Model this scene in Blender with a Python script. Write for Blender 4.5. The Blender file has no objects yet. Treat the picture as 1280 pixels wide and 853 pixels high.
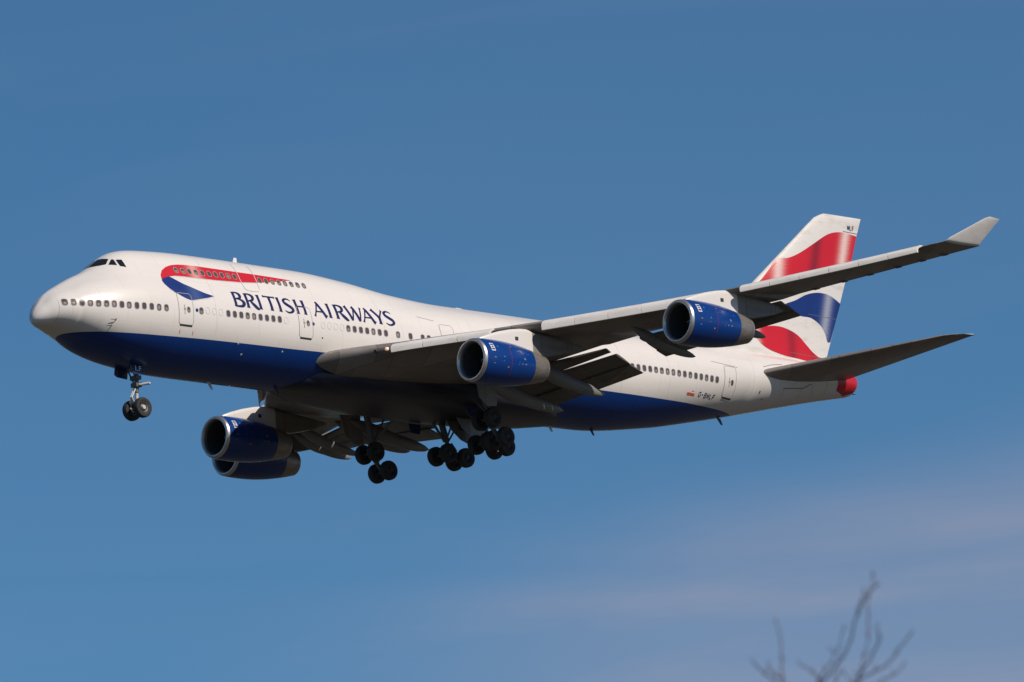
import bpy, bmesh, math, random
from mathutils import Vector, Matrix
from mathutils.geometry import tessellate_polygon
random.seed(7)
SC = bpy.context.scene
COL = SC.collection

# ---------------------------------------------------------------- camera, world, sun, exposure
# aircraft frame: x aft, y starboard, z up.  Solved view of the aircraft from the ground:
PITCH = math.radians(2.0)                       # nose up
CR = Matrix(((0.73346, -0.67664, -0.06478), (0.10197, 0.20375, -0.9737), (0.67204, 0.70756, 0.21844)))
CPOS = Vector((-306.89121636, -363.95004399, -110.46297628))
RW = Matrix.Rotation(PITCH, 3, 'Y')             # aircraft frame -> world (nose is at -x)
EYE = Vector((0, 0, 1.7))
ROOT = EYE - RW @ CPOS
right = RW @ CR[0]; up = -(RW @ CR[1]); fwd = RW @ CR[2]
fwd.normalize(); right = (right - fwd * right.dot(fwd)).normalized(); up = right.cross(fwd)
cam = bpy.data.cameras.new('camera'); co = bpy.data.objects.new('camera', cam); COL.objects.link(co)
M4 = Matrix((right, up, -fwd)).transposed().to_4x4(); M4.translation = EYE
co.matrix_world = M4
cam.sensor_width = 36; cam.lens = 10337.8 * 36 / 1280
cam.clip_start = 1; cam.clip_end = 30000
cam.dof.use_dof = True; cam.dof.focus_distance = 487; cam.dof.aperture_fstop = 7.6
SC.camera = co
FPX = 10337.8
def ray(px, py):
    return (fwd + right * ((px - 640) / FPX) - up * ((py - 426.5) / FPX))

SUN = (RW @ Vector((0.05, -0.74, 0.62))).normalized()      # towards the sun
sl = bpy.data.lights.new('sun', 'SUN'); sl.energy = 4.0; sl.angle = math.radians(0.53); sl.color = (1.0, 0.905, 0.785)
so = bpy.data.objects.new('sun', sl); COL.objects.link(so)
so.rotation_euler = (-SUN).to_track_quat('-Z', 'Y').to_euler()
so.location = (0, 0, 300)

W = bpy.data.worlds.new('World'); SC.world = W; W.use_nodes = True
nt = W.node_tree; nt.nodes.clear()
def N(nt, t, **k):
    n = nt.nodes.new(t)
    for a, b in k.items():
        setattr(n, a, b)
    return n
def L(nt, a, b): nt.links.new(a, b)
wo = N(nt, 'ShaderNodeOutputWorld'); bg = N(nt, 'ShaderNodeBackground'); sky = N(nt, 'ShaderNodeTexSky')
sky.sky_type = 'NISHITA'; sky.sun_disc = False
sky.sun_elevation = math.asin(SUN.z); sky.sun_rotation = math.atan2(SUN.x, SUN.y)
sky.altitude = 1500; sky.air_density = 1.0; sky.dust_density = 0.0; sky.ozone_density = 10.0
bg.inputs['Strength'].default_value = 0.072
# thin cirrus: streaks in the sky's own direction space
tc = N(nt, 'ShaderNodeTexCoord')
az = math.atan2(fwd.y, fwd.x)
mp = N(nt, 'ShaderNodeMapping'); mp.inputs['Rotation'].default_value = (0, 0, -az)
L(nt, tc.outputs['Generated'], mp.inputs['Vector'])
mp2 = N(nt, 'ShaderNodeMapping'); mp2.inputs['Scale'].default_value = (1, 9.0, 70.0); mp2.inputs['Rotation'].default_value = (math.radians(-6), 0, 0)
mp2.inputs['Location'].default_value = (0.0, 2.2, 3.3)
L(nt, mp.outputs['Vector'], mp2.inputs['Vector'])
nz = N(nt, 'ShaderNodeTexNoise'); nz.inputs['Scale'].default_value = 1.0; nz.inputs['Detail'].default_value = 5; nz.inputs['Roughness'].default_value = 0.5; nz.inputs['Distortion'].default_value = 0.6
L(nt, mp2.outputs['Vector'], nz.inputs['Vector'])
r1 = N(nt, 'ShaderNodeMapRange'); r1.inputs['From Min'].default_value = 0.42; r1.inputs['From Max'].default_value = 0.78
L(nt, nz.outputs['Fac'], r1.inputs['Value'])
sep = N(nt, 'ShaderNodeSeparateXYZ'); L(nt, mp.outputs['Vector'], sep.inputs['Vector'])
# a bank of thin cloud low and to the right (y to the left of the look direction), fading upward
r2 = N(nt, 'ShaderNodeMapRange'); r2.interpolation_type = 'SMOOTHERSTEP'
r2.inputs['From Min'].default_value = 0.178; r2.inputs['From Max'].default_value = 0.156
m0 = N(nt, 'ShaderNodeMath', operation='MULTIPLY_ADD'); L(nt, sep.outputs['Y'], m0.inputs[0]); m0.inputs[1].default_value = 0.14; L(nt, sep.outputs['Z'], m0.inputs[2])
L(nt, m0.outputs[0], r2.inputs['Value'])
r3 = N(nt, 'ShaderNodeMapRange'); r3.interpolation_type = 'SMOOTHERSTEP'
r3.inputs['From Min'].default_value = 0.055; r3.inputs['From Max'].default_value = -0.03
L(nt, sep.outputs['Y'], r3.inputs['Value'])
m1 = N(nt, 'ShaderNodeMath', operation='MULTIPLY'); L(nt, r2.outputs[0], m1.inputs[0]); L(nt, r3.outputs[0], m1.inputs[1])
m2 = N(nt, 'ShaderNodeMath', operation='MULTIPLY_ADD'); L(nt, m1.outputs[0], m2.inputs[0]); m2.inputs[1].default_value = 0.30; m2.inputs[2].default_value = 0.045
m3 = N(nt, 'ShaderNodeMath', operation='MULTIPLY'); L(nt, m2.outputs[0], m3.inputs[0]); L(nt, r1.outputs[0], m3.inputs[1])
m4 = N(nt, 'ShaderNodeMath', operation='MULTIPLY_ADD'); L(nt, m1.outputs[0], m4.inputs[0]); m4.inputs[1].default_value = 0.28; L(nt, m3.outputs[0], m4.inputs[2])
tint = N(nt, 'ShaderNodeMix', data_type='RGBA', blend_type='MULTIPLY'); tint.inputs['Factor'].default_value = 1.0
L(nt, sky.outputs['Color'], tint.inputs['A']); tint.inputs['B'].default_value = (0.85, 1.04, 0.955, 1)
mx = N(nt, 'ShaderNodeMix', data_type='RGBA'); L(nt, m4.outputs[0], mx.inputs['Factor'])
L(nt, tint.outputs['Result'], mx.inputs['A']); mx.inputs['B'].default_value = (5.3, 5.0, 6.0, 1)
L(nt, mx.outputs['Result'], bg.inputs['Color']); L(nt, bg.outputs['Background'], wo.inputs['Surface'])
SKYTINT = tint; CLOUDMIX = mx

vs = SC.view_settings; vs.view_transform = 'Standard'; vs.look = 'None'; vs.exposure = 0.0; vs.gamma = 1; vs.use_curve_mapping = False

# ---------------------------------------------------------------- helpers
def mat(name, col, rough=0.5, metal=0.0, coat=0.0, dirt=0.0, dirtcol=(0.05, 0.04, 0.035), scale=(0.25, 1.5, 1.5), emit=None, bump=0.0, spec=0.5, grime=(0.45, 0.75)):
    m = bpy.data.materials.new(name); m.use_nodes = True; t = m.node_tree; b = t.nodes['Principled BSDF']
    b.inputs['Roughness'].default_value = rough; b.inputs['Metallic'].default_value = metal
    b.inputs['Coat Weight'].default_value = coat; b.inputs['Coat Roughness'].default_value = 0.12
    b.inputs['Specular IOR Level'].default_value = spec
    c = N(t, 'ShaderNodeTexCoord'); mpp = N(t, 'ShaderNodeMapping'); mpp.inputs['Scale'].default_value = scale
    L(t, c.outputs['Object'], mpp.inputs['Vector'])
    n = N(t, 'ShaderNodeTexNoise'); n.inputs['Scale'].default_value = 1.0; n.inputs['Detail'].default_value = 6; n.inputs['Roughness'].default_value = 0.62
    L(t, mpp.outputs['Vector'], n.inputs['Vector'])
    mr = N(t, 'ShaderNodeMapRange'); mr.inputs['From Min'].default_value = grime[0]; mr.inputs['From Max'].default_value = grime[1]
    mr.inputs['To Max'].default_value = dirt; L(t, n.outputs['Fac'], mr.inputs['Value'])
    x = N(t, 'ShaderNodeMix', data_type='RGBA'); L(t, mr.outputs[0], x.inputs['Factor'])
    x.inputs['A'].default_value = (*col, 1); x.inputs['B'].default_value = (*dirtcol, 1)
    L(t, x.outputs['Result'], b.inputs['Base Color'])
    if bump:
        bn = N(t, 'ShaderNodeBump'); bn.inputs['Strength'].default_value = bump; bn.inputs['Distance'].default_value = 0.02
        L(t, n.outputs['Fac'], bn.inputs['Height']); L(t, bn.outputs['Normal'], b.inputs['Normal'])
    if emit:
        b.inputs['Emission Color'].default_value = (*emit[:3], 1); b.inputs['Emission Strength'].default_value = emit[3]
    return m
WHITE = mat('white_paint', (0.745, 0.70, 0.665), 0.33, coat=0.35, dirt=0.10, dirtcol=(0.42, 0.36, 0.30), scale=(0.35, 0.7, 0.9), grime=(0.42, 0.8))
WHITE2 = mat('tail_white_paint', (0.70, 0.665, 0.63), 0.32, coat=0.5, dirt=0.5, dirtcol=(0.30, 0.24, 0.19), scale=(0.5, 1.2, 1.6), grime=(0.5, 0.8))
RADOME = mat('radome_paint', (0.78, 0.73, 0.69), 0.42, spec=.3, dirt=0.2, dirtcol=(0.35, 0.32, 0.3), scale=(1, 1, 1))
BLUE = mat('blue_belly_paint', (0.001, 0.036, 0.20), 0.32, coat=0.12, spec=.4, dirt=0.12, dirtcol=(0.03, 0.03, 0.05), scale=(0.25, 2.5, 2.5))
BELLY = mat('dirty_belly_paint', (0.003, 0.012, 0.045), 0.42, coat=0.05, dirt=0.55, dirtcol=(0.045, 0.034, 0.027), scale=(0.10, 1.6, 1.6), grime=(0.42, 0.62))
NAVY = mat('navy_lettering', (0.008, 0.011, 0.085), 0.45, spec=.3)
RED = mat('red_paint', (0.52, 0.010, 0.022), 0.4, coat=0.1)
NBLUE = mat('engine_blue_paint', (0.001, 0.038, 0.21), 0.3, coat=0.2, spec=.4, dirt=0.25, dirtcol=(0.015, 0.03, 0.09), scale=(2, 2, 2))
GREY = mat('wing_grey_paint', (0.265, 0.245, 0.228), 0.42, coat=0.1, dirt=0.55, dirtcol=(0.16, 0.125, 0.10), scale=(0.35, 0.9, 2), grime=(0.4, 0.7))
GREYD = mat('flap_grey_paint', (0.20, 0.18, 0.165), 0.5, dirt=0.6, dirtcol=(0.10, 0.08, 0.065), scale=(0.8, 0.6, 2), grime=(0.4, 0.7))
SLAT = mat('slat_paint', (0.74, 0.70, 0.67), 0.38, coat=0.2, dirt=0.3, dirtcol=(0.3, 0.27, 0.24), scale=(0.8, 0.8, 2))
FAIR = mat('fairing_paint', (0.20, 0.20, 0.19), 0.45, dirt=0.4, dirtcol=(0.10, 0.09, 0.08), scale=(0.5, 1, 1))
LGREY = mat('winglet_paint', (0.74, 0.71, 0.69), 0.4, dirt=0.3, dirtcol=(0.35, 0.33, 0.33), scale=(0.8, 1, 0.8))
METAL = mat('bare_metal', (0.62, 0.60, 0.58), 0.34, metal=0.85, dirt=0.3, dirtcol=(0.3, 0.28, 0.26), scale=(2, 2, 2))
NOZZLE = mat('nozzle_metal', (0.36, 0.33, 0.30), 0.45, metal=0.7, dirt=0.6, dirtcol=(0.12, 0.10, 0.09), scale=(0.6, 4, 4))
DARKM = mat('dark_metal', (0.05, 0.05, 0.055), 0.45, metal=0.5)
FANM = mat('fan_metal', (0.16, 0.16, 0.17), 0.4, metal=0.8)
BLACK = mat('inlet_dark', (0.03, 0.03, 0.032), 0.6)
RUBBER = mat('tyre_rubber', (0.022, 0.021, 0.021), 0.75, dirt=0.4, dirtcol=(0.05, 0.045, 0.04), scale=(4, 4, 4))
GLASS = mat('cockpit_glass', (0.012, 0.014, 0.018), 0.08, spec=0.8)
PANED = mat('window_pane_dark', (0.085, 0.072, 0.075), 0.2)
PANEL_ = mat('window_shade_beige', (0.27, 0.23, 0.20), 0.4)
FRAME = mat('window_frame_metal', (0.36, 0.32, 0.30), 0.4, metal=0.1)
SEAM = mat('seam_grey', (0.34, 0.31, 0.29), 0.5)
SEAML = mat('seam_light', (0.60, 0.58, 0.56), 0.4)
GEARW = mat('gear_white_paint', (0.55, 0.54, 0.52), 0.4, dirt=0.5, dirtcol=(0.1, 0.09, 0.08), scale=(5, 5, 5))
GEARD = mat('gear_grey_paint', (0.13, 0.13, 0.135), 0.5, dirt=0.5, dirtcol=(0.03, 0.03, 0.03), scale=(4, 4, 4))
ORANGE = mat('flag_red_paint', (0.60, 0.10, 0.04), 0.4)
LAMP = mat('landing_lamp_lit', (0.9, 0.8, 0.7), 0.2, emit=(1.0, 0.60, 0.36, 0.4))

def panelled(m, sx, sy, off=.5, amt=.35, rot=0.0, line=.5, side_=False, gap=.012):
    """skin panels: each plate a slightly different tone, dark gaps between them"""
    t = m.node_tree; b = t.nodes['Principled BSDF']; src = b.inputs['Base Color'].links[0].from_socket
    c = N(t, 'ShaderNodeTexCoord'); mp_ = N(t, 'ShaderNodeMapping'); mp_.inputs['Rotation'].default_value = (math.radians(90) if side_ else 0, 0, rot); mp_.inputs['Scale'].default_value = (sx, sy, 1)
    L(t, c.outputs['Object'], mp_.inputs['Vector'])
    br = N(t, 'ShaderNodeTexBrick'); br.offset = off; br.squash = 1; L(t, mp_.outputs['Vector'], br.inputs['Vector'])
    br.inputs['Color1'].default_value = (1, 1, 1, 1); br.inputs['Color2'].default_value = (1 - amt,) * 3 + (1,); br.inputs['Mortar'].default_value = (line,) * 3 + (1,)
    br.inputs['Scale'].default_value = 1; br.inputs['Mortar Size'].default_value = gap; br.inputs['Brick Width'].default_value = 1; br.inputs['Row Height'].default_value = 1; br.inputs['Mortar Smooth'].default_value = .3
    x = N(t, 'ShaderNodeMix', data_type='RGBA', blend_type='MULTIPLY'); x.inputs['Factor'].default_value = 1
    L(t, src, x.inputs['A']); L(t, br.outputs['Color'], x.inputs['B']); L(t, x.outputs['Result'], b.inputs['Base Color'])
panelled(WHITE, .30, .55, amt=.035, line=.86, side_=True, gap=.006); panelled(BLUE, .30, .55, amt=.12, line=.6, side_=True, gap=.006)
panelled(GREY, .55, .30, amt=.32, rot=math.radians(40)); panelled(GREYD, .5, .45, amt=.3)
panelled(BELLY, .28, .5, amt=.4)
def parent(o, p):
    if p is not None: o.parent = p
def mkobj(name, verts, faces, mats, par=None, mi=None, smooth=True, loc=None):
    me = bpy.data.meshes.new(name); me.from_pydata([tuple(v) for v in verts], [], faces)
    for m in (mats if isinstance(mats, (list, tuple)) else [mats]): me.materials.append(m)
    if mi: me.polygons.foreach_set('material_index', mi)
    me.polygons.foreach_set('use_smooth', [smooth] * len(me.polygons))
    me.update()
    bm = bmesh.new(); bm.from_mesh(me); bmesh.ops.recalc_face_normals(bm, faces=bm.faces[:]); bm.to_mesh(me); bm.free()
    if smooth:
        try: me.set_sharp_from_angle(angle=math.radians(40))
        except Exception: pass
    o = bpy.data.objects.new(name, me); COL.objects.link(o); parent(o, par)
    if loc: o.location = loc
    return o
def copy_tree(o, par=None, loc=None):
    c = o.copy(); COL.objects.link(c); c.parent = par
    if loc is not None: c.location = loc
    for ch in list(o.children): copy_tree(ch, c)
    return c
class MB:
    def __init__(s): s.v = []; s.f = []; s.m = []
    def add(s, v, f, m=0):
        b = len(s.v); s.v += [tuple(p) for p in v]; s.f += [tuple(i + b for i in q) for q in f]; s.m += [m] * len(f)
    def loft(s, rings, m=0, caps=True, closed=True):
        n = len(rings[0]); v = [p for r in rings for p in r]; f = []
        for i in range(len(rings) - 1):
            for j in range(n if closed else n - 1):
                a = i * n + j; b = i * n + (j + 1) % n; f.append((a, b, b + n, a + n))
        if caps: f.append(tuple(range(n))); f.append(tuple(range((len(rings) - 1) * n, len(rings) * n)))
        s.add(v, f, m)
    def tube(s, pts, rad, n=12, m=0):
        pts = [Vector(p) for p in pts]
        if not isinstance(rad, (list, tuple)): rad = [rad] * len(pts)
        rings = []
        for i, p in enumerate(pts):
            d = (pts[min(i + 1, len(pts) - 1)] - pts[max(i - 1, 0)]).normalized()
            a = d.cross(Vector((0, 0, 1)) if abs(d.z) < .9 else Vector((1, 0, 0))).normalized(); b = d.cross(a)
            rings.append([p + (a * math.cos(2 * math.pi * k / n) + b * math.sin(2 * math.pi * k / n)) * rad[i] for k in range(n)])
        s.loft(rings, m)
    def box(s, c, h, m=0, R=None):
        c = Vector(c); v = []
        for sx in (-1, 1):
            for sy in (-1, 1):
                for sz in (-1, 1):
                    q = Vector((sx * h[0], sy * h[1], sz * h[2])); v.append(c + (R @ q if R else q))
        s.add(v, [(0, 1, 3, 2), (4, 6, 7, 5), (0, 4, 5, 1), (2, 3, 7, 6), (0, 2, 6, 4), (1, 5, 7, 3)], m)
    def lathe(s, prof, org, axis='x', n=48, mids=None, closed=False):
        # prof: (a, r) along axis
        rings = []
        for a, r in prof:
            ring = []
            for k in range(n):
                t = 2 * math.pi * k / n; c, q = math.cos(t) * r, math.sin(t) * r
                ring.append((org[0] + a, org[1] + c, org[2] + q) if axis == 'x' else (org[0] + c, org[1] + a, org[2] + q))
            rings.append(ring)
        for i in range(len(rings) - 1):
            s.loft(rings[i:i + 2], mids[i] if mids else 0, caps=False)
        if closed: s.loft([rings[-1], rings[0]], mids[-1] if mids else 0, caps=False)
    def build(s, name, mats, par=None, smooth=True, loc=None, weld=True):
        o = mkobj(name, s.v, s.f, mats, par, s.m, smooth, loc)
        if weld:
            bm = bmesh.new(); bm.from_mesh(o.data); bmesh.ops.remove_doubles(bm, verts=bm.verts[:], dist=1e-4)
            bmesh.ops.recalc_face_normals(bm, faces=bm.faces[:]); bm.to_mesh(o.data); bm.free()
            if smooth:
                try: o.data.set_sharp_from_angle(angle=math.radians(40))
                except Exception: pass
        return o
def lerp(a, b, t): return a + (b - a) * t
def interp(xs, ys, x):
    if x <= xs[0]: return ys[0]
    for i in range(1, len(xs)):
        if x <= xs[i]: return lerp(ys[i - 1], ys[i], (x - xs[i - 1]) / (xs[i] - xs[i - 1]))
    return ys[-1]
def mk_pchip(xs, ys):
    n = len(xs); h = [xs[i + 1] - xs[i] for i in range(n - 1)]; d = [(ys[i + 1] - ys[i]) / h[i] for i in range(n - 1)]
    m = [0.0] * n
    for i in range(1, n - 1):
        if d[i - 1] * d[i] > 0:
            w1 = 2 * h[i] + h[i - 1]; w2 = h[i] + 2 * h[i - 1]; m[i] = (w1 + w2) / (w1 / d[i - 1] + w2 / d[i])
    m[0] = d[0]; m[-1] = d[-1]
    def f(x):
        x = min(max(x, xs[0]), xs[-1]); i = 0
        while i < n - 2 and x > xs[i + 1]: i += 1
        t = (x - xs[i]) / h[i]
        return (2*t**3-3*t*t+1)*ys[i] + (t**3-2*t*t+t)*h[i]*m[i] + (-2*t**3+3*t*t)*ys[i+1] + (t**3-t*t)*h[i]*m[i+1]
    return f
def catmull(pts, k=8, closed=False):
    out = []; n = len(pts)
    for i in range(n if closed else n - 1):
        if closed: p = [pts[(i + j) % n] for j in (-1, 0, 1, 2)]
        else: p = [pts[max(i - 1, 0)], pts[i], pts[i + 1], pts[min(i + 2, n - 1)]]
        for q in range(k):
            t = q / k
            out.append(tuple(0.5 * (2*p[1][c] + (p[2][c]-p[0][c])*t + (2*p[0][c]-5*p[1][c]+4*p[2][c]-p[3][c])*t*t + (3*p[1][c]-p[0][c]-3*p[2][c]+p[3][c])*t**3) for c in range(len(pts[0]))))
    if not closed: out.append(tuple(pts[-1]))
    return out

# ---------------------------------------------------------------- fuselage surface
KX = [0,.15,.5,1,2,3,4,5,6,7,8.5,11,15,20,24,28,32,36,44,50,54,58,62,65,67,68.2,68.7]
ZT = [-.82,-.30,.213,.79,1.437,1.979,2.459,3.177,3.80,4.06,4.19,4.29,4.30,4.28,4.03,3.58,3.38,3.38,3.35,3.28,3.25,3.2,3.15,3.05,2.95,2.8,2.55]
ZB = [-.82,-1.06,-1.17,-1.25,-1.52,-1.89,-2.35,-2.68,-2.9,-3.05,-3.22,-3.27,-3.26,-3.25,-3.25,-3.25,-3.25,-3.25,-3.2,-2.534,-1.781,-.938,-.044,.603,1.004,1.25,1.638]
WD = [0,.46,.88,1.38,1.94,2.33,2.66,2.874,3.015,3.116,3.2,3.25,3.25,3.25,3.25,3.25,3.25,3.25,3.25,3.22,3.0,2.6,2.05,1.55,1.2,.95,.6]
ZL = [-.82,-.33,.12,.7,1.2,1.74,2.13,2.51,2.754,2.952,3.1,3.242,3.245,3.248,3.25,3.25,3.25,3.25,3.24,3.24,3.24,3.2,3.15,3.05,2.95,2.8,2.55]
RU = [.1,.2,.4,.6,.9,1.1,1.3,1.5,1.75,1.95,2.15,2.34,2.386,2.386,2.39,2.39,2.4,2.4,2.4,2.3,2.1,1.9,1.6,1.3,1.0,.7,.5]
KU = [math.sqrt(x) for x in KX]
FZT, FZB, FWD, FZL, FRU = [mk_pchip(KU, a) for a in (ZT, ZB, WD, ZL, RU)]
NS = 120
CT = [(1 - math.cos(math.pi * i / NS)) / 2 for i in range(NS + 1)]
def section(x):
    u = math.sqrt(max(x, 0)); zt, zb, w, zl, ru = FZT(u), FZB(u), FWD(u), FZL(u), FRU(u)
    zl = min(zl, zt); c = (zl + zb) / 2; a = max((zl - zb) / 2, 1e-6); ru = max(min(ru, (zt - zb) / 2), 1e-6)
    z = [zb + (zt - zb) * t for t in CT]
    e = 2 + (.30 * min(x / 1.0, 1) * max(0, min(1, (7.5 - x) / 4)) if x < 7.5 else 0)
    y = [max(w * max(0, 1 - abs((q - c) / a) ** (e if q < c else 2)) ** (1 / (e if q < c else 2)), ru * math.sqrt(max(0, 1 - ((q - (zt - ru)) / ru) ** 2))) for q in z]
    H = [0]
    for i in range(1, NS + 1):
        while len(H) > 1 and (y[H[-1]] - y[H[-2]]) * (z[i] - z[H[-2]]) <= (y[i] - y[H[-2]]) * (z[H[-1]] - z[H[-2]]): H.pop()
        H.append(i)
    j = 0; yy = []
    for i in range(NS + 1):
        while j < len(H) - 2 and i > H[j + 1]: j += 1
        a_, b_ = H[j], H[j + 1]; dz = z[b_] - z[a_]
        yy.append(y[a_] if dz < 1e-9 else lerp(y[a_], y[b_], (z[i] - z[a_]) / dz))
    return zb, zt, yy
XG = [i * i * 0.01 for i in range(0, 15)] + [2.0 + .1 * i for i in range(1, 668)]
XG = [x for x in XG if x <= 68.7]
GRID = [section(x) for x in XG]
def ysec(g, z):
    zb, zt, yy = g
    if z <= zb or z >= zt: return 0.0
    t = (z - zb) / (zt - zb); s = math.acos(1 - 2 * t) / math.pi * NS; i = min(int(s), NS - 1)
    t0, t1 = CT[i], CT[i + 1]
    return lerp(yy[i], yy[i + 1], (t - t0) / (t1 - t0))
import bisect
def side(x, z):
    if x <= 0 or x >= 68.7: return 0.0
    i = min(max(bisect.bisect(XG, x) - 1, 0), len(XG) - 2); t = (x - XG[i]) / (XG[i + 1] - XG[i])
    return lerp(ysec(GRID[i], z), ysec(GRID[i + 1], z), t)
def naca(u, t):
    u = min(max(u, 0), 1); return 5 * t * (.2969 * math.sqrt(u) - .126 * u - .3516 * u * u + .2843 * u ** 3 - .1036 * u ** 4)
# fin planform
def fin_le(z): return 60.46 + (z - 8.14) / .824 if z > 4.6 else 56.16 - (4.6 - z) * 1.9
def fin_te(z): return 70.74 + (z - 13.38) * .425
def finy(x, z):
    if z > 13.38 or z < 2: return 0
    a, b = fin_le(z), fin_te(z); c = b - a; u = (x - a) / c
    if u < 0 or u > 1: return 0
    tc = lerp(.105, .085, (z - 3) / 10.4)
    return c * naca(u, tc)
def psurf(x, z): return max(side(x, z), finy(x, z))

# ---------------------------------------------------------------- decals following the port skin
def bm_project(bm, eps, surf=psurf, sgn=-1):
    for v in bm.verts:
        v.co.y = sgn * (surf(v.co.x, v.co.z) + eps)
def cut_poly(loops, dx=.25, dz=.15):
    bm = bmesh.new(); L3 = [[Vector((x, 0, z)) for x, z in lp] for lp in loops]
    tris = tessellate_polygon([[Vector((p.x, p.z, 0)) for p in lp] for lp in L3]); flat = [p for lp in L3 for p in lp]
    vs_ = [bm.verts.new(p) for p in flat]
    for t in tris:
        try: bm.faces.new([vs_[i] for i in t])
        except ValueError: pass
    cut_bm(bm, dx, dz); return bm
def cut_bm(bm, dx, dz):
    xs = [v.co.x for v in bm.verts]; zs = [v.co.z for v in bm.verts]
    k = math.floor(min(xs) / dx) + 1
    while k * dx < max(xs):
        bmesh.ops.bisect_plane(bm, geom=bm.verts[:] + bm.edges[:] + bm.faces[:], plane_co=(k * dx, 0, 0), plane_no=(1, 0, 0)); k += 1
    k = math.floor(min(zs) / dz) + 1
    while k * dz < max(zs):
        bmesh.ops.bisect_plane(bm, geom=bm.verts[:] + bm.edges[:] + bm.faces[:], plane_co=(0, 0, k * dz), plane_no=(0, 0, 1)); k += 1
def bm_into(mb, bm, m=0):
    bm.verts.index_update(); mb.add([v.co[:] for v in bm.verts], [tuple(v.index for v in f.verts) for f in bm.faces], m); bm.free()
def decal(mb, loops, eps=.015, m=0, dx=.25, dz=.15, surf=psurf):
    bm = cut_poly(loops, dx, dz); bm_project(bm, eps, surf); bm_into(mb, bm, m)
def stroke(mb, pts, w, eps=.02, m=0, step=.12, smooth=False, surf=psurf, closed=False):
    if not isinstance(w, (list, tuple)): w = [w] * len(pts)
    P = [(p[0], p[1], q) for p, q in zip(pts, w)]
    if closed: P.append(P[0])
    if smooth: P = catmull(P, 6)
    Q = [P[0]]
    for a, b in zip(P, P[1:]):
        d = math.hypot(b[0] - a[0], b[1] - a[1]); n = max(1, int(d / step + .5))
        for k in range(1, n + 1): Q.append(tuple(lerp(a[c], b[c], k / n) for c in range(3)))
    V = []
    for i, (x, z, ww) in enumerate(Q):
        a = Q[max(i - 1, 0)]; b = Q[min(i + 1, len(Q) - 1)]; dx, dz = b[0] - a[0], b[1] - a[1]; d = math.hypot(dx, dz) or 1
        nx, nz_ = -dz / d * ww / 2, dx / d * ww / 2
        for s in (-1, 1):
            X, Z = x + s * nx, z + s * nz_; V.append((X, -(surf(X, Z) + eps), Z))
    mb.add(V, [(2 * i, 2 * i + 1, 2 * i + 3, 2 * i + 2) for i in range(len(Q) - 1)], m)
def rrect(cx, cz, w, h, r=.1, n=4, shear=0):
    out = []
    for (sx, sz, a0) in ((1, 1, 0), (-1, 1, 90), (-1, -1, 180), (1, -1, 270)):
        for k in range(n + 1):
            a = math.radians(a0 + 90 * k / n)
            out.append((cx + sx * (w / 2 - r) + r * math.cos(a) + shear * (sz * (h / 2 - r) + r * math.sin(a)), cz + sz * (h / 2 - r) + r * math.sin(a)))
    return out

# ================================================================ the aircraft
root = bpy.data.objects.new('airliner', None); COL.objects.link(root)
root.empty_display_size = 5
root.matrix_world = Matrix.Translation(ROOT) @ RW.to_4x4()
root['label'] = 'large four engined white and blue passenger jet flying with its wheels down'
root['category'] = 'airplane'

# fuselage -------------------------------------------------------
LINE = mk_pchip([0.9, 1.34, 2.2, 4.75, 8, 11, 15, 18, 20.7, 30, 43.5, 48.5, 52.2, 55.2, 57.5], [-1.40, -1.52, -1.56, -1.63, -1.59, -1.52, -1.45, -1.41, -1.36, -1.38, -1.38, -1.35, -1.30, -1.22, -1.12])
def ring_pts(x, nb=22, ntp=34):
    g = section(x); zb, zt, yy = g
    P = [(yy[i], zb + (zt - zb) * CT[i]) for i in range(NS + 1)]
    S = [0]
    for a, b in zip(P, P[1:]): S.append(S[-1] + math.hypot(b[0] - a[0], b[1] - a[1]))
    if zt - zb < 1e-6: zl = zb
    else: zl = min(max(LINE(x), zb + 1e-3 * (zt - zb)), zt)
    # arc length at the line
    sl_ = 0
    for i in range(NS):
        if P[i][1] <= zl <= P[i + 1][1]:
            d = P[i + 1][1] - P[i][1]; sl_ = lerp(S[i], S[i + 1], 0 if d < 1e-9 else (zl - P[i][1]) / d); break
    ss = [sl_ * k / nb for k in range(nb)] + [lerp(sl_, S[-1], k / ntp) for k in range(ntp + 1)]
    out = []; j = 0
    for s_ in ss:
        while j < NS - 1 and s_ > S[j + 1]: j += 1
        d = S[j + 1] - S[j]; t = 0 if d < 1e-12 else (s_ - S[j]) / d
        out.append((lerp(P[j][0], P[j + 1][0], t), lerp(P[j][1], P[j + 1][1], t)))
    return out
NB, NTP = 22, 34
st1 = [.0, .004, .015, .035, .06, .1, .15, .21, .28, .36, .45, .55, .66, .78, .9, 1.0]
st2 = [1.0, 1.1, 1.2, 1.3, 1.4, 1.55, 1.7, 1.9, 2.1, 2.35, 2.6, 2.85, 3.1, 3.4, 3.7, 4, 4.3, 4.6, 4.9, 5.2, 5.5, 5.8, 6.1, 6.4, 6.8, 7.2, 7.6, 8, 8.5, 9, 9.5]
st2 += [10 + .75 * i for i in range(77)] + [67.9, 68.1, 68.25, 68.4, 68.5, 68.56]
st2 = sorted(set(s_ for s_ in st2 if s_ <= 68.56))
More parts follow.
